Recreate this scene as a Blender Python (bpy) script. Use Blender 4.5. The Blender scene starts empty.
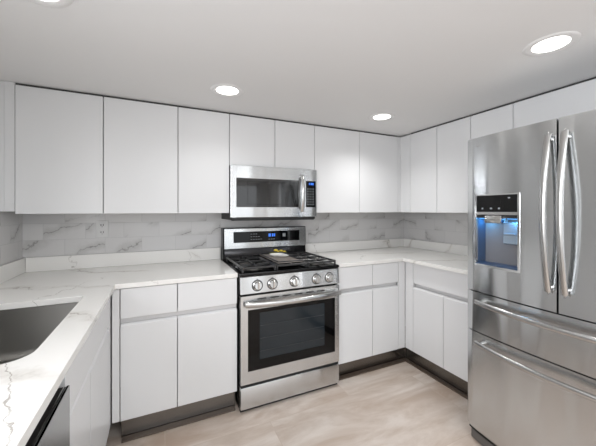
import bpy, bmesh, math, random
from mathutils import Vector, Matrix
random.seed(7)
S = bpy.context.scene
COL = S.collection

# ------------------------------------------------------------------ camera
cam_d = bpy.data.cameras.new('camera')
cam = bpy.data.objects.new('camera', cam_d)
COL.objects.link(cam)
cam_d.sensor_fit = 'HORIZONTAL'
cam_d.sensor_width = 36.0
cam_d.lens = 295.12 / 596 * 36.0
cam_d.shift_y = (210.16 - 223.0) / 596.0
cam_d.clip_start = 0.02
cam.location = (0, 0, 1.3278)
cam.rotation_euler = (math.radians(90), 0, -math.radians(25.026))
S.camera = cam

# ------------------------------------------------------------------ light and exposure
S.view_settings.view_transform = 'Standard'
S.view_settings.look = 'None'
S.view_settings.exposure = 0.34
S.view_settings.gamma = 1.0
S.view_settings.use_curve_mapping = False
S.cycles.max_bounces = 10
S.cycles.diffuse_bounces = 6
S.cycles.glossy_bounces = 5
S.cycles.sample_clamp_indirect = 6.0
S.cycles.blur_glossy = 0.5

world = bpy.data.worlds.new('daylight')
S.world = world
world.use_nodes = True
bg = world.node_tree.nodes['Background']
bg.inputs['Color'].default_value = (0.93, 0.96, 1.0, 1)
bg.inputs['Strength'].default_value = 0.9


def area(name, loc, rot, sx, sy, power, col=(1, 1, 1)):
    d = bpy.data.lights.new(name, 'AREA')
    d.shape = 'RECTANGLE'
    d.size, d.size_y, d.energy, d.color = sx, sy, power, col
    o = bpy.data.objects.new(name, d)
    COL.objects.link(o)
    o.location, o.rotation_euler = loc, rot
    return o


# unseen fill lights, added behind and beside the viewer to brighten the room
area('rear_fill', (0.85, -3.1, 1.15), (math.radians(90), 0, 0), 3.0, 2.0, 8, (0.955, 0.98, 1.0))
area('left_fill', (-0.99, -0.25, 1.5), (0, math.radians(-90), 0), 0.9, 1.15, 32, (0.95, 0.96, 1.0))
area('ceiling_fill', (0.5, -0.95, 2.055), (0, 0, 0), 1.8, 1.4, 36, (0.965, 0.985, 1.0))  # added fill under the ceiling, no lamp fitting stands here
area('right_fill', (2.70, -2.0, 1.0), (0, math.radians(90), 0), 1.8, .4, 10, (0.95, 0.97, 1.0))  # added fill behind the unseen right-hand opening
LAMP_W = 10.5
LAMP_GLOW = 3.0

# ------------------------------------------------------------------ materials
def lin(c):
    return tuple(((v / 255) / 12.92 if v / 255 <= .04045 else ((v / 255 + .055) / 1.055) ** 2.4) for v in c) + (1.0,)


def mat(name, rgb, rough=.5, metal=0.0, spec=None, emit=None, estr=0, coat=0, alpha=None):
    m = bpy.data.materials.new(name)
    m.use_nodes = True
    b = m.node_tree.nodes['Principled BSDF']
    b.inputs['Base Color'].default_value = lin(rgb)
    b.inputs['Roughness'].default_value = rough
    b.inputs['Metallic'].default_value = metal
    if spec is not None:
        b.inputs['Specular IOR Level'].default_value = spec
    if emit:
        b.inputs['Emission Color'].default_value = lin(emit)
        b.inputs['Emission Strength'].default_value = estr
    if coat:
        b.inputs['Coat Weight'].default_value = coat
        b.inputs['Coat Roughness'].default_value = .04
    return m


class NT:
    def __init__(self, m):
        self.t = m.node_tree
        self.b = self.t.nodes['Principled BSDF']

    def n(self, kind, **kw):
        x = self.t.nodes.new(kind)
        for k, v in kw.items():
            setattr(x, k, v)
        return x

    def link(self, a, b):
        self.t.links.new(a, b)

    def math(self, op, a, b=None, c=None, clamp=False):
        x = self.n('ShaderNodeMath', operation=op)
        x.use_clamp = clamp
        for i, v in enumerate((a, b, c)):
            if v is None:
                continue
            if isinstance(v, (int, float)):
                x.inputs[i].default_value = v
            else:
                self.link(v, x.inputs[i])
        return x.outputs[0]

    def mapr(self, v, a, b, c=0., d=1., smooth=True):
        x = self.n('ShaderNodeMapRange')
        if smooth:
            x.interpolation_type = 'SMOOTHSTEP'
        self.link(v, x.inputs[0])
        for i, k in enumerate((a, b, c, d)):
            x.inputs[i + 1].default_value = k
        return x.outputs[0]

    def noise(self, vec, scale, detail=3, rough=.55, dist=0., w=None):
        x = self.n('ShaderNodeTexNoise')
        if w is not None:
            x.noise_dimensions = '4D'
            if isinstance(w, (int, float)):
                x.inputs['W'].default_value = w
            else:
                self.link(w, x.inputs['W'])
        self.link(vec, x.inputs['Vector'])
        x.inputs['Scale'].default_value = scale
        x.inputs['Detail'].default_value = detail
        x.inputs['Roughness'].default_value = rough
        x.inputs['Distortion'].default_value = dist
        return x.outputs[0]

    def mix(self, fac, a, b):
        x = self.n('ShaderNodeMix', data_type='RGBA')
        self.link(fac, x.inputs[0]) if not isinstance(fac, (int, float)) else setattr(x.inputs[0], 'default_value', fac)
        for i, v in ((6, a), (7, b)):
            if isinstance(v, tuple):
                x.inputs[i].default_value = v
            else:
                self.link(v, x.inputs[i])
        return x.outputs[2]

    def mapping(self, vec, loc=(0, 0, 0), rot=(0, 0, 0), scale=(1, 1, 1)):
        x = self.n('ShaderNodeMapping')
        self.link(vec, x.inputs[0])
        x.inputs[1].default_value = loc
        x.inputs[2].default_value = rot
        x.inputs[3].default_value = scale
        return x.outputs[0]

    def pos(self):
        return self.n('ShaderNodeNewGeometry').outputs['Position']

    def ridge(self, v, w):
        return self.mapr(self.math('ABSOLUTE', self.math('SUBTRACT', v, .5)), 0, w, 1, 0)


def quartz():
    m = mat('quartz', (226, 225, 221), .16, spec=.45)
    k = NT(m)
    p = k.pos()
    def lines(dx, dy, dz, sh, wob_, w, seed):
        q = k.n('ShaderNodeVectorMath', operation='DOT_PRODUCT')
        k.link(p, q.inputs[0])
        q.inputs[1].default_value = (dx, dy, dz)
        nn = k.math('MULTIPLY', k.math('SUBTRACT', k.noise(p, 3.2, 6, .6, w=seed), .5), wob_)
        fr = k.math('FRACT', k.math('ADD', k.math('ADD', q.outputs['Value'], sh), nn))
        return k.ridge(fr, w), k.ridge(fr, w * 9)
    a, asoft = lines(1.0, 2.1, 1.8, 10.2, 1.0, .011, 2.2)
    am = k.mapr(k.noise(p, 2.3, 2, w=3.1), .42, .58)
    b, _b = lines(2.6, -1.1, 1.2, 10.6, 1.3, .010, 5.7)
    bm_ = k.mapr(k.noise(p, 3.0, 2, w=8.4), .50, .62)
    soft = k.math('MULTIPLY', asoft, am)
    # one long dark vein that wanders towards the near end beside the sink
    sx = k.n('ShaderNodeSeparateXYZ')
    k.link(p, sx.inputs[0])
    wob = k.math('MULTIPLY', k.math('SUBTRACT', k.noise(p, 12, 5, .6, w=1.7), .5), .07)
    ln = k.math('ADD', k.math('MULTIPLY_ADD', sx.outputs[1], .34, .012), wob)   # x = -.012 - .34 y, wobbling
    dv = k.math('ABSOLUTE', k.math('ADD', sx.outputs[0], ln))
    v = k.math('MULTIPLY', k.mapr(dv, .0003, .0027, 1, 0), k.mapr(sx.outputs[1], 1.05, 1.07, 1, 0))
    v = k.math('MULTIPLY', v, k.mapr(k.noise(p, 22, 2, w=.6), .3, .55, .25, 1))
    f = k.math('MAXIMUM', k.math('MULTIPLY', a, am), k.math('MULTIPLY', b, bm_))
    f = k.math('MULTIPLY', f, k.mapr(sx.outputs[1], .98, 1.2, .15, 1))
    f = k.math('MAXIMUM', k.math('MULTIPLY', f, .8), k.math('MULTIPLY', v, .75))
    c = k.mix(k.math('MULTIPLY', soft, .45), lin((230, 229, 226)), lin((190, 184, 176)))
    c = k.mix(f, c, lin((140, 134, 126)))
    k.link(c, k.b.inputs['Base Color'])
    return m


def tile(name, axis):
    """10 x 24 cm glazed marble-look wall tile in running bond; axis = the wall's horizontal axis."""
    m = mat(name, (205, 205, 208), .18, spec=.5)
    k = NT(m)
    p = k.pos()
    sx = k.n('ShaderNodeSeparateXYZ')
    k.link(p, sx.inputs[0])
    cb = k.n('ShaderNodeCombineXYZ')
    k.link(k.math('ADD', sx.outputs[axis], 10 * .2388 + .127 - .0 + .1194), cb.inputs[0])
    k.link(k.math('SUBTRACT', sx.outputs[2], 1.012 - .112 * 8), cb.inputs[1])
    br = k.n('ShaderNodeTexBrick')
    br.offset = .5
    k.link(cb.outputs[0], br.inputs['Vector'])
    br.inputs['Color1'].default_value = (0, 0, 0, 1)
    br.inputs['Color2'].default_value = (1, 1, 1, 1)
    br.inputs['Mortar'].default_value = (.5, .5, .5, 1)
    br.inputs['Scale'].default_value = 1
    br.inputs['Mortar Size'].default_value = .0014
    br.inputs['Mortar Smooth'].default_value = .1
    br.inputs['Brick Width'].default_value = .2388
    br.inputs['Row Height'].default_value = .112
    rnd = k.math('MULTIPLY', br.outputs['Color'], 37.0)
    wb = k.math('MULTIPLY', k.math('SUBTRACT', k.noise(p, 5.0, 5, .6, w=rnd), .5), .85)
    tt = k.math('ADD', k.math('SUBTRACT', k.math('MULTIPLY', sx.outputs[2], 3.4), k.math('MULTIPLY', sx.outputs[axis], 1.5)), wb)
    n1 = k.math('FRACT', k.math('ADD', tt, rnd))
    a = k.ridge(n1, .022)
    am = k.mapr(k.noise(p, 4.0, 1, w=rnd), .34, .56)
    soft = k.math('MULTIPLY', k.ridge(n1, .20), am)
    base = k.mix(k.math('MULTIPLY', br.outputs['Color'], .5), lin((206, 205, 204)), lin((192, 192, 193)))
    c = k.mix(k.math('MULTIPLY', soft, .45), base, lin((160, 158, 156)))
    c = k.mix(k.math('MULTIPLY', k.math('MULTIPLY', a, am), .6), c, lin((112, 110, 108)))
    c = k.mix(br.outputs['Fac'], c, lin((188, 188, 188)))
    k.link(c, k.b.inputs['Base Color'])
    bp = k.n('ShaderNodeBump')
    bp.inputs['Strength'].default_value = .5
    bp.inputs['Distance'].default_value = .002
    k.link(k.math('SUBTRACT', 1.0, br.outputs['Fac']), bp.inputs['Height'])
    k.link(bp.outputs[0], k.b.inputs['Normal'])
    return m


def floor_mat():
    m = mat('floor_tile', (205, 190, 176), .34, spec=.4)
    k = NT(m)
    p = k.pos()
    br = k.n('ShaderNodeTexBrick')
    br.offset = .5
    k.link(k.mapping(p, (10 * 1.2 - 1.225 + .6, 10 * .6 - 1.755, 0)), br.inputs['Vector'])
    br.inputs['Color1'].default_value = (0, 0, 0, 1)
    br.inputs['Color2'].default_value = (1, 1, 1, 1)
    br.inputs['Scale'].default_value = 1
    br.inputs['Mortar Size'].default_value = .0022
    br.inputs['Mortar Smooth'].default_value = .3
    br.inputs['Brick Width'].default_value = 1.2
    br.inputs['Row Height'].default_value = .6
    rnd = k.math('MULTIPLY', br.outputs['Color'], 11.0)
    n1 = k.noise(k.mapping(p, scale=(.9, 3.2, 1)), 1.8, 6, .62, .6, w=rnd)
    n2 = k.noise(k.mapping(p, scale=(1.6, 9, 1)), 3.0, 5, .6, .3, w=rnd)
    c = k.mix(k.mapr(n1, .3, .7), lin((172, 153, 138)), lin((212, 203, 195)))
    c = k.mix(k.math('MULTIPLY', k.mapr(n2, .55, .75), .35), c, lin((172, 159, 148)))
    c = k.mix(k.math('MULTIPLY', br.outputs['Color'], .25), c, lin((182, 171, 161)))
    c = k.mix(k.math('MULTIPLY', br.outputs['Fac'], .6), c, lin((176, 160, 146)))
    k.link(c, k.b.inputs['Base Color'])
    return m


def steel(name, rgb=(176, 176, 175), rough=.26, axis=2, spread=(0, 0, 1), wave=0.0):
    """brushed stainless steel, grain along one axis"""
    m = mat(name, rgb, rough, 1.0)
    k = NT(m)
    sc = [420, 420, 420]
    sc[axis] = 2.0
    n = k.noise(k.mapping(k.pos(), scale=tuple(sc)), 1.0, 2)
    k.link(k.mapr(n, .25, .75, rough - .004, rough + .006, False), k.b.inputs['Roughness'])
    if wave:      # thin sheet metal is never quite flat
        bp = k.n('ShaderNodeBump')
        bp.inputs['Strength'].default_value = 1.0
        bp.inputs['Distance'].default_value = wave
        k.link(k.noise(k.mapping(k.pos(), (0, .31, .2), scale=(4.5, 4.5, .55)), 1.0, 1, .4), bp.inputs['Height'])
        k.link(bp.outputs[0], k.b.inputs['Normal'])
    k.b.inputs['Anisotropic'].default_value = .9
    tg = k.n('ShaderNodeCombineXYZ')
    for i in range(3):
        tg.inputs[i].default_value = spread[i]
    k.link(tg.outputs[0], k.b.inputs['Tangent'])
    return m


def paint(name, rgb, rough):
    m = mat(name, rgb, rough)
    k = NT(m)
    n = k.noise(k.pos(), 60, 3)
    bp = k.n('ShaderNodeBump')
    bp.inputs['Strength'].default_value = .04
    bp.inputs['Distance'].default_value = .002
    k.link(n, bp.inputs['Height'])
    k.link(bp.outputs[0], k.b.inputs['Normal'])
    return m


M = dict(
    ceiling=paint('ceiling_paint', (222, 222, 222), .8),
    wall=paint('wall_paint', (222, 222, 221), .75),
    floor=floor_mat(),
    tile_b=tile('tile_back', 0), tile_s=tile('tile_side', 1),
    quartz=quartz(),
    door=mat('white_lacquer', (218, 219, 220), .28, spec=.4),
    carcass=mat('white_carcass', (190, 190, 190), .5),
    gap_shade_ring=mat('charcoal_gap_shade_ring', (60, 60, 60), .6),  # charcoal for the painted gap shade and the knob rings
    alu=mat('anodised_aluminium', (206, 206, 207), .4, .35),
    steel_v=steel('steel_vertical', (203, 205, 206), .19, axis=1, wave=.035),
    steel_x=steel('steel_across_x', (206, 208, 209), .21, axis=0, wave=.012),
    steel_y=steel('steel_across_y', axis=1),
    kick=steel('kick_steel', (124, 120, 116), .22, axis=0),
    polished=mat('polished_steel', (205, 205, 204), .16, 1.0),
    sink=steel('sink_steel', (132, 130, 126), .3, axis=0),
    black=mat('black_enamel', (10, 10, 11), .2, spec=.35),
    blackmatte=mat('black_plastic', (20, 20, 21), .5),
    glass=mat('black_glass', (4, 4, 5), .05, spec=.28),
    mwglass=mat('mirrored_black_glass', (6, 6, 7), .05),
    inner=mat('oven_glass', (32, 39, 44), .06, spec=.4),
    iron=mat('cast_iron', (38, 38, 39), .32, spec=.6),
    griddle=mat('griddle_plate', (142, 134, 128), .4),
    burner=mat('burner_metal', (120, 118, 115), .4, 1.0),
    brass=mat('burner_cap', (22, 22, 22), .4),
    plate=mat('outlet_plate', (206, 206, 205), .4),
    brushed=mat('brushed_bar', (186, 186, 185), .26, 1.0),
    slot=mat('outlet_slot', (70, 70, 70), .5),
    ceramic=mat('white_ceramic', (238, 238, 235), .15),
    yellow=mat('yellow_petal', (212, 186, 62), .5),
    stem=mat('green_stem', (104, 112, 50), .6),
    brown_strip=mat('dark_brown_strip', (84, 72, 62), .3),
    lamp=mat('lamp_lens', (255, 255, 255), .5, emit=(255, 252, 246), estr=LAMP_GLOW),
    trimw=mat('lamp_trim', (228, 228, 228), .4),
    blue=mat('blue_digits', (40, 90, 200), .4, emit=(70, 140, 255), estr=.55),
    mark=mat('grey_marks', (150, 155, 160), .5),
    cavity=mat('dispenser_plastic', (58, 76, 100), .3),
    cavity_b=mat('dispenser_back', (116, 115, 117), .35),
    led=mat('blue_led', (120, 190, 255), .4, emit=(90, 175, 255), estr=4.0),
    clearp=mat('dispenser_paddle', (136, 150, 162), .15),
    pane=mat('window_pane', (235, 240, 245), .02),
    gap=mat('seal_rubber', (18, 18, 18), .7),
)
M['mwglass'].node_tree.nodes['Principled BSDF'].inputs['IOR'].default_value = 1.75
mg = M['pane'].node_tree.nodes['Principled BSDF']
mg.inputs['Transmission Weight'].default_value = 1.0
mg.inputs['IOR'].default_value = 1.02

# ------------------------------------------------------------------ mesh helpers
WLOC = {}


def box(bm, x0, x1, y0, y1, z0, z1, bev=0.0, seg=2):
    t = bmesh.new()
    bmesh.ops.create_cube(t, size=1)
    for v in t.verts:
        v.co = Vector((x0 + (v.co.x + .5) * (x1 - x0), y0 + (v.co.y + .5) * (y1 - y0), z0 + (v.co.z + .5) * (z1 - z0)))
    if bev:
        bmesh.ops.bevel(t, geom=list(t.edges), offset=bev, segments=seg, profile=.5, affect='EDGES')
    add(bm, t)


def add(bm, t):
    t.verts.index_update()
    vm = [bm.verts.new(v.co) for v in t.verts]
    for f in t.faces:
        try:
            bm.faces.new([vm[v.index] for v in f.verts])
        except ValueError:
            pass
    t.free()


def frame_of(d):
    d = d.normalized()
    u = Vector((0, 0, 1)) if abs(d.z) < .9 else Vector((1, 0, 0))
    a = d.cross(u).normalized()
    return a, a.cross(d).normalized()


def lathe(bm, c, axis, prof, n=32):
    """prof: (distance along axis, radius) pairs; radius 0 closes an end"""
    c, axis = Vector(c), Vector(axis).normalized()
    a, b = frame_of(axis)
    rings = []
    for h, r in prof:
        if r == 0:
            rings.append([bm.verts.new(c + axis * h)])
        else:
            rings.append([bm.verts.new(c + axis * h + (a * math.cos(2 * math.pi * i / n) + b * math.sin(2 * math.pi * i / n)) * r) for i in range(n)])
    for p, q in zip(rings, rings[1:]):
        for i in range(n):
            j = (i + 1) % n
            if len(p) == 1 and len(q) == 1:
                continue
            if len(p) == 1:
                bm.faces.new((p[0], q[i], q[j]))
            elif len(q) == 1:
                bm.faces.new((p[i], q[0], p[j]))
            else:
                bm.faces.new((p[i], q[i], q[j], p[j]))


def tube(bm, pts, ra, rb=None, up=None, n=14, taper=None):
    """sweep an ellipse (ra along the side, rb along up) through pts"""
    rb = rb or ra
    pts = [Vector(p) for p in pts]
    rings = []
    for i, p in enumerate(pts):
        d = (pts[min(i + 1, len(pts) - 1)] - pts[max(i - 1, 0)]).normalized()
        u = Vector(up) if up else (Vector((0, 0, 1)) if abs(d.z) < .9 else Vector((1, 0, 0)))
        a = d.cross(u).normalized()
        b = a.cross(d).normalized()
        k = taper[i] if taper else 1
        rings.append([bm.verts.new(p + a * math.cos(2 * math.pi * j / n) * ra * k + b * math.sin(2 * math.pi * j / n) * rb * k) for j in range(n)])
    for p, q in zip(rings, rings[1:]):
        for j in range(n):
            bm.faces.new((p[j], p[(j + 1) % n], q[(j + 1) % n], q[j]))
    bm.faces.new(rings[0])
    bm.faces.new(rings[-1][::-1])


def prism(bm, prof, axis, a, b):
    """extrude a closed 2D profile along an axis; profile axes are the other two in x,y,z order"""
    def P(u, v, w):
        return {0: (w, u, v), 1: (u, w, v), 2: (u, v, w)}[axis]
    A = [bm.verts.new(P(u, v, a)) for u, v in prof]
    B = [bm.verts.new(P(u, v, b)) for u, v in prof]
    n = len(prof)
    bm.faces.new(A)
    bm.faces.new(B[::-1])
    for i in range(n):
        bm.faces.new((A[i], B[i], B[(i + 1) % n], A[(i + 1) % n]))


def flat_poly(bm, outer, holes, z0, z1):
    """a slab with holes between z0 and z1"""
    t = bmesh.new()
    es = []
    for loop in [outer] + holes:
        vs = [t.verts.new((x, y, z1)) for x, y in loop]
        for i in range(len(vs)):
            es.append(t.edges.new((vs[i], vs[(i + 1) % len(vs)])))
    bmesh.ops.triangle_fill(t, use_beauty=True, use_dissolve=False, edges=es)
    r = bmesh.ops.extrude_face_region(t, geom=list(t.faces))
    for v in [g for g in r['geom'] if isinstance(g, bmesh.types.BMVert)]:
        v.co.z = z0
    add(bm, t)


def rrect(x0, x1, y0, y1, r, n=8):
    """rounded rectangle, r = radii for (x0y0, x1y0, x1y1, x0y1)"""
    out = []
    for (cx, cy, a0), k in zip((((x0), (y0), 180), ((x1), (y0), 270), ((x1), (y1), 0), ((x0), (y1), 90)), r):
        ccx = cx + k if cx == x0 else cx - k
        ccy = cy + k if cy == y0 else cy - k
        for i in range(n + 1):
            a = math.radians(a0 + 90 * i / n)
            out.append((ccx + k * math.cos(a), ccy + k * math.sin(a)))
    return out


def obj(name, bm, m, parent=None, smooth=False, bevel=0, kind=None):
    bmesh.ops.recalc_face_normals(bm, faces=list(bm.faces))
    xs = [v.co for v in bm.verts]
    lo = Vector([min(c[i] for c in xs) for i in range(3)])
    hi = Vector([max(c[i] for c in xs) for i in range(3)])
    org = Vector(((lo.x + hi.x) / 2, (lo.y + hi.y) / 2, lo.z))
    for v in bm.verts:
        v.co -= org
    me = bpy.data.meshes.new(name)
    bm.to_mesh(me)
    bm.free()
    me.materials.append(m)
    o = bpy.data.objects.new(name, me)
    COL.objects.link(o)
    if parent:
        o.parent = parent
        o.location = org - WLOC[parent.name]
    else:
        o.location = org
    WLOC[o.name] = org
    if smooth:
        for p in me.polygons:
            p.use_smooth = True
        me.set_sharp_from_angle(angle=math.radians(35))
    if bevel:
        b = o.modifiers.new('bevel', 'BEVEL')
        b.width, b.segments, b.limit_method, b.angle_limit = bevel, 2, 'ANGLE', math.radians(40)
    if kind:
        o['kind'] = kind
    return o


def thing(name, label, cat, loc, group=None):
    o = bpy.data.objects.new(name, None)
    COL.objects.link(o)
    o.empty_display_size = .05
    o.location = loc
    WLOC[o.name] = Vector(loc)
    return tag(o, label, cat, group)


def tag(o, label, cat, group=None):
    o['label'], o['category'] = label, cat
    if group:
        o['group'] = group
    return o


def bx(name, m, parent, *b, bev=0.0, kind=None, label=None, smooth=False):
    bm = bmesh.new()
    box(bm, *b, bev=bev)
    o = obj(name, bm, m, parent, kind=kind, smooth=smooth)
    if label:
        o['label'] = label
    return o


# ------------------------------------------------------------------ room shell
XL, XR, YB, ZC = -.84, 2.548, 2.568, 2.066
Y0 = -3.0
ST = 'structure'
bx('floor', M['floor'], None, XL - .12, XR + .12, Y0 - .1, YB + .12, -.06, 0, kind=ST)
bx('ceiling', M['ceiling'], None, XL - .12, XR + .12, Y0 - .1, YB + .12, ZC, ZC + .08, kind=ST)
bx('wall_back', M['wall'], None, XL - .12, XR + .12, YB, YB + .1, 0, ZC, kind=ST)
ry0, ry1, rz0, rz1 = -2.25, -1.75, .05, 2.0
bm = bmesh.new()
box(bm, XR, XR + .1, ry1, YB, 0, ZC)
box(bm, XR, XR + .1, Y0, ry0, 0, ZC)
box(bm, XR, XR + .1, ry0, ry1, 0, rz0)
box(bm, XR, XR + .1, ry0, ry1, rz1, ZC)
obj('wall_right', bm, M['wall'], kind=ST)
bm = bmesh.new()
for a in ((ry0, ry0 + .035, rz0, rz1), (ry1 - .035, ry1, rz0, rz1), (ry0, ry1, rz0, rz0 + .05), (ry0, ry1, rz1 - .05, rz1)):
    box(bm, XR + .03, XR + .07, *a)
obj('added_window_right', bm, M['trimw'], kind=ST)  # unseen window, added for its light and its streak in the steel
wy0, wy1, wz0, wz1 = -.9, .4, 1.02, 1.98
bm = bmesh.new()
box(bm, XL - .1, XL, Y0, wy0, 0, ZC)
box(bm, XL - .1, XL, wy1, YB, 0, ZC)
box(bm, XL - .1, XL, wy0, wy1, 0, wz0)
box(bm, XL - .1, XL, wy0, wy1, wz1, ZC)
obj('wall_left', bm, M['wall'], kind=ST)
bm = bmesh.new()
px0, px1, pz1 = -.65, 2.3, 2.0
box(bm, XL, px0, Y0, Y0 + .1, 0, ZC)
box(bm, px1, XR, Y0, Y0 + .1, 0, ZC)
box(bm, px0, px1, Y0, Y0 + .1, pz1, ZC)
obj('wall_front', bm, M['wall'], kind=ST)
# unseen window frame and glazed door, added to admit the fill light
bm = bmesh.new()
for a in ((wy0, wy0 + .04, wz0, wz1), (wy1 - .04, wy1, wz0, wz1), (wy0, wy1, wz0, wz0 + .04), (wy0, wy1, wz1 - .04, wz1), ((wy0 + wy1) / 2 - .02, (wy0 + wy1) / 2 + .02, wz0, wz1)):
    box(bm, XL - .07, XL - .03, *a)
obj('added_window_left', bm, M['trimw'], kind=ST)
bm = bmesh.new()
for x in (px0, (px0 + px1) / 2 - .03, px1 - .06):
    box(bm, x, x + .06, Y0 + .03, Y0 + .07, 0, pz1)
box(bm, px0, px1, Y0 + .03, Y0 + .07, pz1 - .06, pz1)
box(bm, px0, px1, Y0 + .03, Y0 + .07, 0, .05)
obj('added_glazed_door', bm, M['trimw'], kind=ST)
# tiled wall panels behind the worktops
bx('trim_1', M['tile_b'], None, XL + .001, XR - .001, YB - .008, YB - .0005, .90, 1.34, kind=ST)
bx('trim_2', M['tile_s'], None, XR - .008, XR - .0005, 1.145, YB - .009, .90, 1.34, kind=ST)
bx('trim_3', M['tile_s'], None, XL + .0005, XL + .008, .42, YB - .009, .90, 1.34, kind=ST)
YT, XT, XTL = YB - .008, XR - .008, XL + .008      # tile faces
# dark strips on the floor along the kick plates
bm = bmesh.new()
box(bm, -.20, .452, 1.945, 1.989, .0005, .010, bev=.003)
obj('floor_strip_back', bm, M['brown_strip'], kind=ST)
bm = bmesh.new()
box(bm, 1.235, 1.945, 1.945, 1.989, .0005, .010, bev=.003)
obj('floor_strip_corner', bm, M['brown_strip'], kind=ST)
bm = bmesh.new()
box(bm, 1.948, 1.988, 1.16, 1.989, .0005, .010, bev=.003)
obj('floor_strip_right', bm, M['brown_strip'], kind=ST)

# ------------------------------------------------------------------ cabinets
G = .0024      # half of a door gap
YD, XD = 1.9352, 1.9353      # base door faces
ZD0, ZD1, ZF0, ZF1 = .1333, .680, .712, .881
YU, XU, ZU0, ZU1 = 2.2305, 2.1694, 1.3063, 2.0515


def front_back(name, parent, x0, x1, z0, z1, y, lip=False, m=None):
    """a front facing -Y; lip = bevelled finger edge along the top"""
    bm = bmesh.new()
    if lip:
        prism(bm, [(y, z0), (y, z1 - .011), (y + .011, z1), (y + .019, z1), (y + .019, z0)], 0, x0 + G, x1 - G)
    else:
        box(bm, x0 + G, x1 - G, y, y + .019, z0, z1, bev=.0012, seg=1)
    return obj(name, bm, m or M['door'], parent)


def front_side(name, parent, y0, y1, z0, z1, x, d, lip=False):
    """a front facing along x; d = +1 when its back lies towards +x"""
    bm = bmesh.new()
    if lip:
        prism(bm, [(x, z0), (x, z1 - .011), (x + d * .011, z1), (x + d * .019, z1), (x + d * .019, z0)], 1, y0 + G, y1 - G)
    else:
        box(bm, min(x, x + d * .019), max(x, x + d * .019), y0 + G, y1 - G, z0, z1, bev=.0012, seg=1)
    return obj(name, bm, M['door'], parent)


# --- wall cabinets along the back wall
GU = 'white flat-fronted wall cabinets'


def upper_back(label, x0, x1, seams, z0=ZU0):
    t = thing('wall_cabinet', label, 'cabinet', ((x0 + x1) / 2, 2.39, z0), GU)
    bx('body', M['carcass'], t, x0 + .001, x1 - .001, YU + .022, YT - .001, z0 + .002, ZU1 - .004)
    bx('gap_shade_strip', M['gap_shade_ring'], t, x0 + .001, x1 - .001, YU + .012, YU + .03, ZU1 - .003, ZC - .0005)  # dark strip colours in the shadow gap below the ceiling
    e = [x0] + seams + [x1]
    for a, b in zip(e, e[1:]):
        front_back('door', t, a, b, z0, ZU1, YU)
    return t


wc = upper_back('widest white wall cabinet door at the far left end of the back wall', -.76, -.329, [])
bm = bmesh.new()
box(bm, -.8065, -.7615, YU + .006, YU + .024, ZU0 + .014, ZC - .001)
box(bm, XL + .001, -.8085, YU + .010, YU + .024, ZU0 + .014, ZC - .001)
obj('filler_strip', bm, M['door'], wc)
upper_back('white wall cabinet above the wall outlet, second from the left end', -.329, .113, [])
upper_back('narrow white wall cabinet directly left of the microwave', .113, .472, [])
upper_back('short two-door white wall cabinet above the microwave', .472, 1.197, [.837], 1.668)
wc = upper_back('two-door white wall cabinet right of the microwave, reaching the corner', 1.197, 2.135, [1.668])
bm = bmesh.new()
box(bm, 2.137, XU - .0005, YU, YU + .019, ZU0, ZU1)
obj('filler_strip', bm, M['door'], wc)


def upper_right(label, y0, y1, seams, z0=ZU0):
    t = thing('wall_cabinet', label, 'cabinet', (2.36, (y0 + y1) / 2, z0), GU)
    bx('body', M['carcass'], t, XU + .022, XT - .001, y0 + .001, y1 - .001, z0 + .002, ZU1 - .004)
    bx('gap_shade_strip', M['gap_shade_ring'], t, XU + .012, XU + .03, y0 + .001, y1 - .001, ZU1 - .003, ZC - .0005)  # charcoal strip stands in for the shade above the doors
    e = [y0] + seams + [y1]
    for a, b in zip(e, e[1:]):
        front_side('door', t, a, b, z0, ZU1, XU, 1)
    return t


wc = upper_right('two-door white wall cabinet on the right wall between corner and refrigerator', 1.5, 2.109, [1.807])
bm = bmesh.new()
box(bm, XU, XU + .019, 2.111, YU - .0005, ZU0, ZU1)
obj('filler_strip', bm, M['door'], wc)
upper_right('single-door white wall cabinet partly hidden behind the refrigerator\'s left edge', 1.198, 1.5, [])
upper_right('white wall cabinet above the refrigerator', .27, 1.198, [.735], 1.79)

# --- base cabinets
GB = 'white handleless base cabinets'


def channel_x(parent, x0, x1):
    bm = bmesh.new()
    box(bm, x0, x1, YD + .025, YD + .028, ZD1 - .012, ZF0 + .012)
    box(bm, x0, x1, YD + .0195, YD + .0285, ZD1 - .014, ZD1 - .012)
    box(bm, x0, x1, YD + .0195, YD + .0285, ZF0 + .012, ZF0 + .014)
    return obj('finger_channel', bm, M['alu'], parent)


def base_back(label, x0, x1, seam, ends):
    t = thing('base_cabinet', label, 'cabinet', ((x0 + x1) / 2, 2.24, 0), GB)
    bx('body', M['carcass'], t, x0 + .001, x1 - .001, YD + .04, YT - .03, ZD0 + .002, .884)
    bx('toe_kick', M['kick'], t, x0 + .001, (x1 if x1 < 1 else 1.9905) - .001, 1.991, 2.01, .001, ZD0 + .001, label='brushed steel toe kick')
    channel_x(t, x0, x1)
    for a, b in ((x0, seam), (seam, x1)):
        front_back('drawer_front', t, a, b, ZF0, ZF1, YD)
        front_back('door', t, a, b, ZD0, ZD1, YD, lip=True)
    for a, b in ends:
        front_back('filler_strip', t, a, b, ZD0, ZF1, YD + .0005)
    return t


base_back('white base cabinet left of the range, two drawers over two doors', -.206, .461, .095, [(-.2475, -.206)])
base_back('white base cabinet right of the range, running into the corner', 1.236, 1.858, 1.578, [(1.858, XD)])

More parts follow.
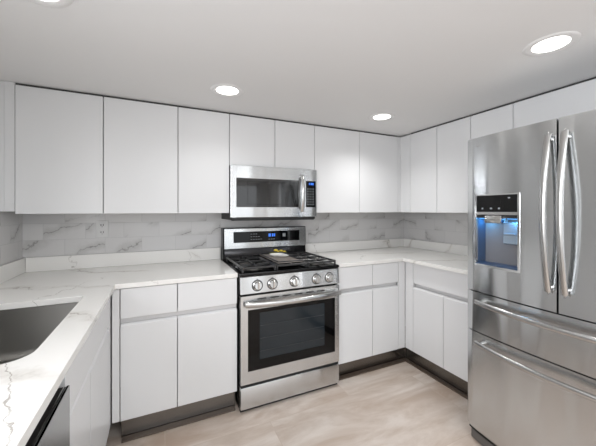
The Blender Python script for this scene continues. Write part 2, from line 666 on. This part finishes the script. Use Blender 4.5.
t = thing('base_cabinet', 'white base cabinet between corner and refrigerator on the right wall', 'cabinet', (2.2, 1.5, 0), GB)
bx('body', M['carcass'], t, XD + .04, XT - .03, 1.160, 1.847, ZD0 + .002, .884)
bx('toe_kick', M['kick'], t, 1.991, 2.01, 1.160, 1.9905, .001, ZD0 + .001, label='brushed steel toe kick')
bm = bmesh.new()
box(bm, XD + .025, XD + .028, 1.160, 1.848, ZD1 - .012, ZF0 + .012)
box(bm, XD + .0195, XD + .0285, 1.160, 1.848, ZD1 - .014, ZD1 - .012)
box(bm, XD + .0195, XD + .0285, 1.160, 1.848, ZF0 + .012, ZF0 + .014)
obj('finger_channel', bm, M['alu'], t)
front_side('drawer_front', t, 1.160, 1.848, ZF0, ZF1, XD, 1)
front_side('door', t, 1.553, 1.848, ZD0, ZD1, XD, 1, lip=True)
front_side('door', t, 1.160, 1.553, ZD0, ZD1, XD, 1, lip=True)
bm = bmesh.new()
box(bm, XD + .0005, XD + .0195, 1.850, YD - .0005, ZD0, ZF1)
obj('filler_strip', bm, M['door'], t)

# sink base on the left run
XLF = -.250
t = thing('base_cabinet', 'white sink base cabinet under the left worktop beside the dishwasher', 'cabinet', (-.53, 1.47, 0), GB)
bm = bmesh.new()
box(bm, -.80, XLF - .04, 1.063, 1.081, ZD0, .884)
box(bm, -.80, XLF - .04, 1.905, 1.923, ZD0, .884)
box(bm, -.80, XLF - .04, 1.0815, 1.9045, ZD0, ZD0 + .018)
box(bm, -.80, -.79, 1.0815, 1.9045, ZD0 + .019, .884)
obj('body', bm, M['carcass'], t)
bx('toe_kick', M['kick'], t, XLF - .075, XLF - .056, 1.063, 1.99, .001, ZD0 + .001, label='brushed steel toe kick')
front_side('false_front', t, 1.063, 1.868, ZF0 - .004, ZF1, XLF, -1)
front_side('door', t, 1.063, 1.403, ZD0, ZD1 + .022, XLF, -1, lip=True)
front_side('door', t, 1.403, 1.868, ZD0, ZD1 + .014, XLF, -1, lip=True)
front_side('filler_strip', t, 1.868, YD - .0005, ZD0, ZF1, XLF - .0005, -1)
bm = bmesh.new()
box(bm, XLF - .028, XLF - .025, 1.063, 1.868, ZD1 - .012, ZF0 + .012)
obj('finger_channel', bm, M['alu'], t)

# ------------------------------------------------------------------ worktops, sink
ZT0, ZT1 = .886, .914
YC, XRC, XLC = 1.9221, 1.8982, -.2286
sink_loop = rrect(-.70, -.333, 1.056, 1.732, (.06, .068, .016, .016))
t = thing('countertop', 'white veined quartz worktop left of the range, holding the sink', 'countertop', (-.3, 1.6, ZT0))
bm = bmesh.new()
flat_poly(bm, [(XTL + .001, .1), (XLC, .1), (XLC, YC), (.4615, YC), (.4615, YT - .001), (XTL + .001, YT - .001)], [sink_loop], ZT0, ZT1)
obj('slab', bm, M['quartz'], t, bevel=.002)
bm = bmesh.new()
box(bm, XTL + .022, .4615, YT - .021, YT - .001, ZT1 + .0003, 1.011, bev=.0015, seg=1)
obj('upstand', bm, M['quartz'], t)
bm = bmesh.new()
box(bm, XTL + .001, XTL + .0205, .42, YT - .001, ZT1 + .0003, 1.011, bev=.0015, seg=1)
obj('upstand', bm, M['quartz'], t)
t = thing('countertop', 'white veined quartz worktop turning the corner between range and refrigerator', 'countertop', (2.0, 2.0, ZT0))
bm = bmesh.new()
flat_poly(bm, [(1.2355, YC), (XRC, YC), (XRC, 1.160), (XT - .001, 1.160), (XT - .001, YT - .001), (1.2355, YT - .001)], [], ZT0, ZT1)
obj('slab', bm, M['quartz'], t, bevel=.002)
bm = bmesh.new()
box(bm, 1.2355, XT - .022, YT - .021, YT - .001, ZT1 + .0003, 1.004, bev=.0015, seg=1)
obj('upstand', bm, M['quartz'], t)
bm = bmesh.new()
box(bm, XT - .0205, XT - .001, 1.160, YT - .001, ZT1 + .0003, 1.004, bev=.0015, seg=1)
obj('upstand', bm, M['quartz'], t)

t = thing('sink', 'undermount stainless steel sink set in the left worktop', 'sink', (-.52, 1.39, .64))
bm = bmesh.new()


def loop_at(g, z, r):
    return [bm.verts.new((x, y, z)) for x, y in rrect(-.70 - g, -.333 + g, 1.056 - g, 1.732 + g, r)]


R0 = (.061, .07, .018, .018)
rings = [loop_at(.02, ZT0 - .0015, (.08, .088, .036, .036)), loop_at(.001, ZT0 - .0015, R0), loop_at(-.001, .70, R0),
         loop_at(-.006, .680, R0), loop_at(-.012, .669, R0), loop_at(-.0155, .666, R0)]
for p, q in zip(rings, rings[1:]):
    for i in range(len(p)):
        bm.faces.new((p[i], p[(i + 1) % len(p)], q[(i + 1) % len(p)], q[i]))
bm.faces.new(rings[-1])
o = obj('basin', bm, M['sink'], t, smooth=True)
sm = o.modifiers.new('thickness', 'SOLIDIFY')
sm.thickness, sm.offset = .0012, 0
bm = bmesh.new()
lathe(bm, (-.55, 1.40, .6628), (0, 0, 1), [(.0, 0), (.0, .055), (.003, .055), (.003, .042), (.0005, .038), (.0005, 0)])
obj('drain', bm, M['polished'], t, smooth=True)

# ------------------------------------------------------------------ dishwasher
t = thing('dishwasher', 'stainless steel dishwasher under the left worktop near the camera', 'dishwasher', (-.5, .75, 0))
bx('body', M['blackmatte'], t, -.80, -.266, .462, 1.028, .10, .882)
bm = bmesh.new()
box(bm, -.2450, -.2370, .462, 1.054, .12, .822, bev=.0015)
obj('door', bm, M['steel_y'], t)
bx('control_strip', M['blackmatte'], t, -.2650, -.2458, .464, 1.052, .12, .820)
bx('handle_lip', M['polished'], t, -.2500, -.2475, .47, 1.048, .8203, .8235)
bx('toe_kick', M['blackmatte'], t, -.32, -.305, .462, 1.056, .002, .10)

# ------------------------------------------------------------------ range
t = thing('range', 'stainless steel gas range with black glass oven door between the base cabinets', 'stove', (.848, 2.2, 0))
RX0, RX1, RY = .4665, 1.2295, 1.888
bx('body', M['black'], t, RX0 + .004, RX1 - .004, RY + .05, YT - .002, .018, .895)
for x in (RX0 + .05, RX1 - .05):
    for y in (RY + .1, YT - .08):
        bm = bmesh.new()
        lathe(bm, (x, y, 0), (0, 0, 1), [(0, 0), (0, .02), (.0175, .02), (.0175, 0)], 12)
        obj('foot', bm, M['blackmatte'], t)
bm = bmesh.new()
box(bm, RX0, RX1, RY + .004, YT - .004, .8955, .913, bev=.004)
obj('cooktop', bm, M['black'], t, smooth=True)
# control panel, leaning back a little
bm = bmesh.new()
prism(bm, [(RY, .777), (RY + .008, .885), (RY + .016, .893), (RY + .05, .893), (RY + .05, .777)], 0, RX0 + .004, RX1 - .004)
cp = obj('control_panel', bm, M['steel_x'], t, bevel=.002)
for kx in (.585, .691, .856, 1.031, 1.14):
    kz, ky = .827, RY + .0035
    ax = Vector((0, -1, .075)).normalized()
    bm = bmesh.new()
    lathe(bm, (kx, ky, kz), ax, [(0, 0), (0, .032), (.005, .032), (.008, .027), (.026, .025), (.029, .022), (.029, 0)], 28)
    tb = bmesh.new()
    bmesh.ops.create_cube(tb, size=1)
    for v in tb.verts:
        v.co = Vector((kx + v.co.x * .010, ky - .033 + v.co.y * .012, kz + .003 + v.co.z * .043))
    bmesh.ops.bevel(tb, geom=list(tb.edges), offset=.002, segments=2, affect='EDGES')
    add(bm, tb)
    k = obj('knob', bm, M['polished'], cp, smooth=True)
    bm = bmesh.new()
    lathe(bm, (kx, ky, kz), ax, [(-.001, 0), (-.001, .038), (.002, .038), (.002, .033), (.002, 0)], 28)
    box(bm, kx - .004, kx + .004, ky - .001, ky + .004, kz + .040, kz + .043)
    obj('knob_ring', bm, M['gap_shade_ring'], cp, smooth=True)
# oven door
DY0, DY1 = RY, RY + .046
bm = bmesh.new()
DX0, DX1, DZ0, DZ1 = RX0 + .006, RX1 - .006, .187, .764
gx0, gx1, gz0, gz1 = .520, 1.188, .268, .672
box(bm, DX0, gx0, DY0, DY1, DZ0, DZ1)
box(bm, gx1, DX1, DY0, DY1, DZ0, DZ1)
box(bm, gx0, gx1, DY0, DY1, DZ0, gz0)
box(bm, gx0, gx1, DY0, DY1, gz1, DZ1)
bmesh.ops.remove_doubles(bm, verts=list(bm.verts), dist=1e-5)
od = obj('oven_door', bm, M['steel_x'], t)
bm = bmesh.new()
ix0, ix1, iz0, iz1 = .600, 1.099, .333, .645
for a in ((gx0, ix0, gz0, gz1), (ix1, gx1, gz0, gz1), (ix0, ix1, gz0, iz0), (ix0, ix1, iz1, gz1)):
    box(bm, a[0], a[1], DY0 + .001, DY1, a[2], a[3])
bmesh.ops.remove_doubles(bm, verts=list(bm.verts), dist=1e-5)
obj('glass_surround', bm, M['glass'], od)
bx('window_pane', M['inner'], od, ix0, ix1, DY0 + .0035, DY0 + .008, iz0, iz1)
bm = bmesh.new()
for z in (.385, .47, .555):
    box(bm, ix0 + .005, ix1 - .005, DY0 + .0026, DY0 + .0034, z, z + .0025)
obj('rack_lines', bm, mat('rack_shade', (48, 54, 58), .3), od)
for i in range(6):
    xx = .585 + i * .09
    bx('vent_slot', M['gap'], od, xx, xx + .062, DY0 - .0006, DY0 + .002, .7335, .7425)
hp = []
N = 24
for i in range(N + 1):
    s = i / N * 2 - 1
    hp.append(((.862) + s * .362, RY - .018 - .047 * (1 - s * s) ** .8, .712))
bm = bmesh.new()
tube(bm, hp, .011, .0185, up=(0, 0, 1), n=16)
for s in (-1, 1):
    box(bm, .862 + s * .347 - .014, .862 + s * .347 + .014, RY - .026, RY - .0005, .698, .727, bev=.003)
obj('handle', bm, M['brushed'], od, smooth=True)
bm = bmesh.new()
box(bm, DX0, DX1, RY, RY + .046, .026, .168, bev=.003)
obj('drawer', bm, M['steel_x'], t, smooth=True)
bx('seam', M['gap'], t, RX0 + .008, RX1 - .008, RY + .008, RY + .045, .1685, .1865)
bx('plinth', M['blackmatte'], t, RX0 + .008, RX1 - .008, RY + .02, RY + .048, .004, .0255)
# backguard
bg_y = 2.468
bm = bmesh.new()
box(bm, RX0 + .002, RX1 + .003, bg_y + .004, YT - .002, .9135, 1.178, bev=.004)
bgd = obj('backguard', bm, M['black'], t)
bm = bmesh.new()
prism(bm, [(bg_y - .014, 1.004), (bg_y - .006, 1.172), (bg_y + .0035, 1.174), (bg_y + .0035, 1.004)], 0, RX0 + .012, RX1 - .001)
obj('fascia', bm, M['steel_x'], bgd, bevel=.002)
bm = bmesh.new()
prism(bm, [(bg_y - .0135, 1.053), (bg_y - .0095, 1.145), (bg_y - .004, 1.145), (bg_y - .004, 1.053)], 0, .554, 1.16)
obj('display', bm, M['glass'], bgd)
bm = bmesh.new()
prism(bm, [(bg_y - .03, .9135), (bg_y - .012, .94), (bg_y - .004, 1.0), (bg_y + .0035, 1.0), (bg_y + .0035, .9135)], 0, RX0 + .014, RX1 - .004)
obj('riser', bm, mat('dark_steel', (58, 58, 60), .16, 1.0), bgd, smooth=True)
bm = bmesh.new()
for x, z, w, h in ((.862, 1.096, .020, .026), (.893, 1.096, .014, .026), (.912, 1.096, .010, .026)):
    box(bm, x, x + w, bg_y - .0128, bg_y - .0105, z, z + h)
obj('clock_digits', bm, M['blue'], bgd)
for r in range(3):
    bm = bmesh.new()
    for c in range(5 - r):
        box(bm, .70 + c * .022, .714 + c * .022, bg_y - .0131, bg_y - .0105, 1.075 + r * .023, 1.079 + r * .023)
    obj('button_legend', bm, M['mark'], bgd)
bm = bmesh.new()
for c in range(3):
    box(bm, .862 + c * .022, .874 + c * .022, bg_y - .0131, bg_y - .0108, 1.072, 1.076)
obj('button_legend', bm, M['mark'], bgd)
bm = bmesh.new()
box(bm, .995, 1.022, bg_y - .0131, bg_y - .0105, 1.092, 1.122)
obj('button', bm, M['mark'], bgd)
# burners
for x, y, r in ((.60, 2.03, .05), (.60, 2.30, .04), (1.10, 2.03, .042), (1.10, 2.30, .05), (.85, 2.17, .045)):
    bm = bmesh.new()
    lathe(bm, (x, y, .9133), (0, 0, 1), [(0, 0), (0, r + .012), (.006, r + .010), (.007, r), (.016, r - .003), (.016, 0)], 24)
    bu = obj('burner', bm, M['burner'], t, smooth=True)
    bm = bmesh.new()
    lathe(bm, (x, y, .9295), (0, 0, 1), [(0, 0), (0, r - .004), (.005, r - .004), (.008, r - .010), (.008, 0)], 24)
    obj('burner_cap', bm, M['brass'], bu, smooth=True)


def grate(x0, x1, burners):
    bm = bmesh.new()
    y0, y1, z0, z1, w = 1.915, 2.425, .934, .948, .012
    for a in ((x0, x0 + w, y0, y1), (x1 - w, x1, y0, y1), (x0 + w, x1 - w, y0, y0 + w), (x0 + w, x1 - w, y1 - w, y1)):
        box(bm, *a, z0, z1, bev=.002, seg=1)
    ym = (y0 + y1) / 2
    box(bm, x0 + w, x1 - w, ym - w / 2, ym + w / 2, z0, z1, bev=.002, seg=1)
    for (bx_, by) in burners:
        for dx, dy in ((1, 0), (-1, 0), (0, 1), (0, -1)):
            if dx:
                xa, xb = (bx_ + .022, x1 - w) if dx > 0 else (x0 + w, bx_ - .022)
                box(bm, xa, xb, by - .005, by + .005, z0, z1 + .003, bev=.002, seg=1)
            else:
                top = y1 - w if by > ym else ym - w / 2
                bot = ym + w / 2 if by > ym else y0 + w
                ya, yb = (by + .022, top) if dy > 0 else (bot, by - .022)
                box(bm, bx_ - .005, bx_ + .005, ya, yb, z0, z1 + .003, bev=.002, seg=1)
    for x in (x0, x1 - w):
        for y in (y0, ym - w / 2, y1 - w):
            box(bm, x + .001, x + w - .001, y + .001, y + w - .001, .9135, z0)
    return obj('grate', bm, M['iron'], t)


grate(.487, .727, [(.60, 2.03), (.60, 2.30)])
grate(.973, 1.213, [(1.10, 2.03), (1.10, 2.30)])
grate(.731, .969, [(.85, 2.03), (.85, 2.30)])
g = thing('griddle', 'dark grey griddle plate lying on the middle of the range\'s grates', 'griddle', (.85, 2.11, .9515))
bm = bmesh.new()
GX0, GX1, GY0, GY1 = .752, .950, 1.945, 2.375
box(bm, GX0, GX1, GY0, GY1, .9515, .957, bev=.002)
obj('plate', bm, M['griddle'], g)
bm = bmesh.new()
for a in ((GX0, GX0 + .008, GY0, GY1), (GX1 - .008, GX1, GY0, GY1), (GX0 + .008, GX1 - .008, GY0, GY0 + .008), (GX0 + .008, GX1 - .008, GY1 - .008, GY1)):
    box(bm, *a, .957, .966, bev=.002, seg=1)
obj('rim', bm, M['iron'], g)
# small white dish with yellow sprigs
d = thing('spoon_rest', 'small white dish with a pointed lip on the griddle plate', 'dish', (.86, 2.23, .9572))
bm = bmesh.new()
n = 32
rings = []
for k, (s, z) in enumerate(((.55, .9575), (.8, .962), (1.0, .973), (.96, .9745), (.75, .965), (.5, .961))):
    L = []
    for i in range(n):
        a = 2 * math.pi * i / n
        x, y = .060 * math.cos(a), .048 * math.sin(a)
        pt = max(0, math.cos(a + 1.1)) ** 10 * .075          # the lip, drawn out towards the front right
        L.append(bm.verts.new((.845 + s * (x + pt * math.cos(-1.1)), 2.215 + s * (y + pt * math.sin(-1.1)), z + .004 * s)))
    rings.append(L)
for p, q in zip(rings, rings[1:]):
    for i in range(n):
        bm.faces.new((p[i], p[(i + 1) % n], q[(i + 1) % n], q[i]))
bm.faces.new(rings[0])
bm.faces.new(rings[-1])
obj('dish', bm, M['ceramic'], d, smooth=True)
d = thing('flower_sprig', 'small yellow flower sprig lying across the white dish on the range', 'flower', (.90, 2.30, .9575))
bm = bmesh.new()
tube(bm, [(.80, 2.262, .979), (.85, 2.282, .982), (.905, 2.285, .981), (.955, 2.262, .979)], .0025, n=8)
obj('stem', bm, M['stem'], d, smooth=True)
for i, (x, y, z, r) in enumerate(((.862, 2.280, .998, .016), (.886, 2.286, .987, .010), (.912, 2.284, .992, .013), (.935, 2.274, .985, .012))):
    bm = bmesh.new()
    for j in range(6):
        a = j * math.pi / 3 + i
        ts = bmesh.new()
        bmesh.ops.create_icosphere(ts, subdivisions=2, radius=1)
        for v in ts.verts:
            v.co = Vector((x + math.cos(a) * r * .55 + v.co.x * r * .55, y + math.sin(a) * r * .55 + v.co.y * r * .55, z + v.co.z * r * .5))
        add(bm, ts)
    obj('blossom', bm, M['yellow'], d, smooth=True)

# ------------------------------------------------------------------ microwave
t = thing('microwave', 'stainless steel microwave oven mounted above the range', 'microwave', (.832, 2.38, 1.25))
MX0, MX1, MY, MZ0, MZ1 = .4735, 1.1955, 2.188, 1.273, 1.6655
bx('body', M['blackmatte'], t, MX0, MX1, MY + .030, YT - .002, 1.254, MZ1 - .001)
bm = bmesh.new()
wx0, wx1, wz0_, wz1_ = .512, 1.028, 1.352, 1.570
dx1 = 1.082
for a in ((MX0, wx0, MZ0, MZ1), (wx1, dx1 - .001, MZ0, MZ1), (wx0, wx1, MZ0, wz0_), (wx0, wx1, wz1_, MZ1)):
    box(bm, a[0], a[1], MY, MY + .028, a[2], a[3])
bmesh.ops.remove_doubles(bm, verts=list(bm.verts), dist=1e-5)
md = obj('door', bm, M['steel_x'], t, bevel=.002)
bx('window', M['mwglass'], md, wx0, wx1, MY + .0015, MY + .02, wz0_, wz1_)
bm = bmesh.new()
for a in ((.60, .99, 1.372, 1.376), (.60, .99, 1.546, 1.55), (.60, .604, 1.376, 1.546), (.986, .99, 1.376, 1.546)):
    box(bm, a[0], a[1], MY + .0009, MY + .003, a[2], a[3])
obj('window_line', bm, mat('dark_frit', (26, 26, 28), .2), md)
hp = []
for i in range(N + 1):
    s = i / N * 2 - 1
    hp.append((1.052, MY - .012 - .030 * (1 - s * s) ** .8, 1.465 + s * .150))
bm = bmesh.new()
tube(bm, hp, .0135, .008, up=(0, 1, 0), n=14)
for s in (-1, 1):
    box(bm, 1.041, 1.063, MY - .016, MY - .0005, 1.465 + s * .143 - .01, 1.465 + s * .143 + .01, bev=.002)
obj('handle', bm, M['polished'], md, smooth=True)
bm = bmesh.new()
box(bm, dx1, MX1, MY, MY + .028, MZ0, MZ1, bev=.002)
mp = obj('control_panel', bm, M['steel_x'], t)
bx('keypad', M['glass'], mp, 1.094, 1.184, MY - .0012, MY + .004, 1.352, 1.570)
bm = bmesh.new()
for i, w in enumerate((.008, .012, .012)):
    box(bm, 1.122 + i * .0155, 1.122 + i * .0155 + w, MY - .0018, MY - .0011, 1.537, 1.555)
obj('clock_digits', bm, M['blue'], mp)
for r in range(7):
    for c in range(3):
        bx('button', M['mark'], mp, 1.106 + c * .025, 1.117 + c * .025, MY - .0018, MY - .0011, 1.372 + r * .0215, 1.379 + r * .0215)
bx('vent_grille', M['blackmatte'], t, MX0 + .01, MX1 - .02, MY + .012, MY + .0295, 1.248, 1.2725)

# ------------------------------------------------------------------ refrigerator
t = thing('refrigerator', 'stainless steel french-door refrigerator with two bottom drawers at the right', 'refrigerator', (2.05, .70, 0))
FC, FH = .70, .455
FX = 1.634


def fx(y):
    s = min(1, abs(y - FC) / FH)
    e = max(0, abs(y - FC) - (FH - .05)) / .05
    return FX - .034 * (1 - s * s) + .012 * e * e


def curved_front(y0, y1, z0, z1, hole=None, depth=.075):
    """a door whose face bows outwards across the width of the refrigerator"""
    bm = bmesh.new()
    ys = sorted(set([y0 + (y1 - y0) * i / 24 for i in range(25)] + [y for y in [FC + d * (FH - q * .006) for q in range(1, 9) for d in (-1, 1)] if y0 < y < y1] + (list(hole[:2]) if hole else [])))
    zs = sorted({z0, z1} | (set(hole[2:]) if hole else set()))
    V = {}
    for i, y in enumerate(ys):
        for j, z in enumerate(zs):
            V[i, j] = bm.verts.new((fx(y), y, z))
    for i in range(len(ys) - 1):
        for j in range(len(zs) - 1):
            if hole and hole[0] <= (ys[i] + ys[i + 1]) / 2 <= hole[1] and hole[2] <= (zs[j] + zs[j + 1]) / 2 <= hole[3]:
                continue
            bm.faces.new((V[i, j], V[i + 1, j], V[i + 1, j + 1], V[i, j + 1]))
    bd = [e for e in bm.edges if e.is_boundary]
    r = bmesh.ops.extrude_edge_only(bm, edges=bd)
    for v in [g for g in r['geom'] if isinstance(g, bmesh.types.BMVert)]:
        v.co.x = FX + depth
    return bm


bx('body', mat('fridge_side', (120, 120, 120), .4, .6), t, FX + .08, XR - .03, FC - FH + .01, FC + FH - .008, .03, 1.722)
bx('hinge_cover', M['blackmatte'], t, FX + .06, FX + .16, FC + FH - .07, FC + FH - .012, 1.7225, 1.738)
for yy in (FC - FH + .06, FC + FH - .06):
    for xx in (FX + .06, XR - .1):
        bm = bmesh.new()
        lathe(bm, (xx, yy, 0), (0, 0, 1), [(0, 0), (0, .022), (.0295, .022), (.0295, 0)], 14)
        obj('foot', bm, M['blackmatte'], t)
bm = bmesh.new()
pr = [(fx(FC - FH + .02 + (2 * FH - .04) * i / 16) + .014, FC - FH + .02 + (2 * FH - .04) * i / 16) for i in range(17)]
prism(bm, pr + [(FX + .078, FC + FH - .02), (FX + .078, FC - FH + .02)], 2, .008, .062)
obj('base_grille', bm, mat('grille_grey', (92, 90, 88), .4), t, smooth=True)
bm = bmesh.new()
pr = [(fx(FC - FH + .01 + (2 * FH - .02) * i / 16) + .006, FC - FH + .01 + (2 * FH - .02) * i / 16) for i in range(17)]
prism(bm, pr + [(FX + .07, FC + FH - .01), (FX + .07, FC - FH + .01)], 2, .064, .074)
obj('gasket', bm, M['gap'], t)
SV = M['steel_v']
cy0, cy1, cz0, cz1 = .858, 1.092, 1.020, 1.410      # dispenser opening
dl = obj('door', curved_front(FC + .004, FC + FH, .8705, 1.737, (cy0, cy1, cz0, cz1)), SV, t, smooth=True)
dr = obj('door', curved_front(FC - FH, FC - .004, .8705, 1.737), SV, t, smooth=True)
d1 = obj('drawer', curved_front(FC - FH, FC + FH, .6425, .864), SV, t, smooth=True)
d2 = obj('drawer', curved_front(FC - FH, FC + FH, .084, .636), SV, t, smooth=True)
bm = bmesh.new()
box(bm, FX + .02, FX + .079, FC - FH + .012, FC + FH - .012, .637, .6415)
box(bm, FX + .02, FX + .079, FC - FH + .012, FC + FH - .012, .865, .8695)
box(bm, FX + .02, FX + .079, FC - .0035, FC + .0035, .872, 1.735)
obj('seal', bm, M['gap'], t)
for par, y in ((dl, .727), (dr, .666)):
    bm = bmesh.new()
    pts = []
    for i in range(33):
        s = i / 32 * 2 - 1
        pts.append((1.580 - .045 * (1 - s * s), y, 1.314 + s * .352))
    tube(bm, pts, .0135, .009, up=(1, 0, 0), n=16)
    for s in (-1, 1):
        tube(bm, [(1.583, y, 1.314 + s * .335), (fx(y) - .0006, y, 1.314 + s * .335)], .010, n=12)
        lathe(bm, (1.583, y, 1.314 + s * .351), (0, 0, s), [(0, 0), (0, .006), (.010, .0035), (.016, 0)], 10)
    obj('handle', bm, M['brushed'], par, smooth=True)
for par, z in ((d1, .815), (d2, .586)):
    bm = bmesh.new()
    pts = []
    for i in range(33):
        s = i / 32 * 2 - 1
        pts.append((1.598 - .058 * (1 - s * s), FC + s * .375, z))
    tube(bm, pts, .009, .0135, up=(0, 0, 1), n=16)
    for s in (-1, 1):
        yy = FC + s * .355
        tube(bm, [(1.594, yy, z), (fx(yy) - .0006, yy, z)], .011, n=12)
    obj('handle', bm, M['brushed'], par, smooth=True)
bx('badge', M['polished'], dl, fx(1.07) - .0012, fx(1.07) + .006, 1.055, 1.09, 1.688, 1.694)
# dispenser in the left door (sub-parts of the door)
xf = fx(.97)
bm = bmesh.new()
b_ = .010
for a in ((cy0 - .004, cy0 + .006, cz0 - .004, cz1 + .004), (cy1 - .006, cy1 + .004, cz0 - .004, cz1 + .004), (cy0 + .006, cy1 - .006, cz0 - .004, cz0 + .008), (cy0 + .006, cy1 - .006, 1.408, cz1 + .004), (cy0 + .006, cy1 - .006, 1.303, 1.318)):
    ts = bmesh.new()
    bmesh.ops.create_cube(ts, size=1)
    for v in ts.verts:
        y = a[0] + (v.co.y + .5) * (a[1] - a[0])
        v.co = Vector((fx(y) - .003 + (v.co.x + .5) * .013, y, a[2] + (v.co.z + .5) * (a[3] - a[2])))
    add(bm, ts)
obj('dispenser_frame', bm, M['polished'], dl)
bm = bmesh.new()
prism(bm, [(fx(cy0 + .006) - .001, cy0 + .006), (fx(cy1 - .006) - .001, cy1 - .006), (FX + .02, cy1 - .006), (FX + .02, cy0 + .006)], 2, 1.318, 1.408)
obj('dispenser_display', bm, M['glass'], dl)
for y, z, w, h in ((1.050, 1.333, .008, .008), (1.000, 1.333, .010, .008), (.957, 1.333, .008, .008), (.905, 1.388, .010, .006)):
    bm = bmesh.new()
    box(bm, fx(y) - .0026, fx(y) + .0008, y - w / 2, y + w / 2, z, z + h)
    obj('display_icon', bm, M['mark'], dl)
XC = FX + .074
bm = bmesh.new()
box(bm, FX - .012, XC, cy0 + .0005, cy0 + .005, cz0 + .008, 1.288)
box(bm, FX - .012, XC, cy1 - .005, cy1 - .0005, cz0 + .008, 1.288)
box(bm, FX - .012, XC, cy0 + .005, cy1 - .005, 1.283, 1.288)
obj('dispenser_cavity', bm, M['cavity'], dl)
bm = bmesh.new()
box(bm, XC - .004, XC, cy0 + .0055, cy1 - .0055, cz0 + .009, 1.2825)
obj('dispenser_back', bm, M['cavity_b'], dl)
bm = bmesh.new()
box(bm, FX - .016, XC - .004, cy0 + .0055, cy1 - .0055, cz0 + .008, cz0 + .014)
obj('drip_tray', bm, M['cavity'], dl)
bm = bmesh.new()
box(bm, xf - .014, xf + .05, .938, 1.028, 1.258, 1.300, bev=.006)
obj('nozzle', bm, M['polished'], dl, smooth=True)
bm = bmesh.new()
prism(bm, [(XC - .034, 1.262), (XC - .028, 1.262), (XC - .010, 1.150), (XC - .020, 1.143), (XC - .040, 1.150)], 1, .900, .970)
box(bm, XC - .046, XC - .030, .905, .965, 1.195, 1.205, bev=.002)
obj('paddle', bm, M['clearp'], dl, bevel=.004)
bm = bmesh.new()
box(bm, FX + .005, FX + .02, cy0 + .012, .932, 1.2815, 1.2828)
obj('led_strip', bm, M['led'], dl)
bm = bmesh.new()
box(bm, FX + .005, FX + .02, 1.034, cy1 - .012, 1.2815, 1.2828)
obj('led_strip', bm, M['led'], dl)
bm = bmesh.new()
prism(bm, [(fx(cy0 + .006) + .006, cy0 + .006), (fx(cy1 - .006) + .006, cy1 - .006), (FX + .02, cy1 - .006), (FX + .02, cy0 + .006)], 2, 1.2885, 1.3025)
obj('cavity_lip', bm, M['blackmatte'], dl)
for yy in (.90, 1.055):
    ld = bpy.data.lights.new('dispenser_led', 'AREA')
    ld.shape, ld.size = 'DISK', .03
    ld.energy, ld.color = .17, (.12, .52, 1.0)
    lo = bpy.data.objects.new('dispenser_led', ld)
    COL.objects.link(lo)
    lo.parent = dl
    lo.location = Vector((FX + .030, yy, 1.2810)) - WLOC[dl.name]

# ------------------------------------------------------------------ wall outlet
t = thing('wall_outlet', 'white double wall outlet on the tiles below the second wall cabinet', 'outlet', (-.383, YT, 1.13))
bm = bmesh.new()
box(bm, -.421, -.345, YT - .006, YT - .0005, 1.131, 1.252, bev=.002)
obj('plate', bm, M['plate'], t)
for z in (1.165, 1.217):
    bm = bmesh.new()
    box(bm, -.400, -.366, YT - .0085, YT - .0062, z - .017, z + .017, bev=.001)
    r = obj('receptacle', bm, M['plate'], t)
    bm = bmesh.new()
    box(bm, -.393, -.388, YT - .0093, YT - .0086, z - .004, z + .009)
    box(bm, -.379, -.374, YT - .0093, YT - .0086, z - .004, z + .009)
    box(bm, -.386, -.381, YT - .0093, YT - .0086, z - .013, z - .008)
    obj('slot', bm, M['slot'], r)

# ------------------------------------------------------------------ ceiling downlights
for x, y, k, lab in ((.375, 1.833, .7, 'round recessed ceiling downlight in front of the cabinets left of the microwave'),
                  (1.590, 1.836, 2.1, 'round recessed ceiling downlight nearest the far right corner of the room'),
                  (1.575, .715, 1.1, 'round recessed ceiling downlight nearest the refrigerator'),
                  (-.375, 1.25, .75, 'round recessed ceiling downlight cut by the top left picture edge')):
    t = thing('ceiling_downlight', lab, 'ceiling light', (x, y, ZC - .006), 'recessed ceiling downlights')
    bm = bmesh.new()
    lathe(bm, (x, y, ZC - .0003), (0, 0, -1), [(0, .0675), (0, .100), (.002, .098), (.004, .088), (.0045, .078), (.0018, .0675), (0, .0675)], 48)
    obj('trim_ring', bm, M['trimw'], t, smooth=True)
    bm = bmesh.new()
    lathe(bm, (x, y, ZC - .0003), (0, 0, -1), [(0, 0), (0, .067), (.0015, .067), (.0015, 0)], 48)
    obj('lens', bm, M['lamp'], t)
    d = bpy.data.lights.new('downlight_beam', 'SPOT')
    d.energy, d.spot_size, d.spot_blend, d.shadow_soft_size = LAMP_W * k, math.radians(140), 1.0, .06
    d.color = (1.0, .995, .985)
    o = bpy.data.objects.new('downlight_beam', d)
    COL.objects.link(o)
    o.parent = t
    o.location = (0, 0, -.012)
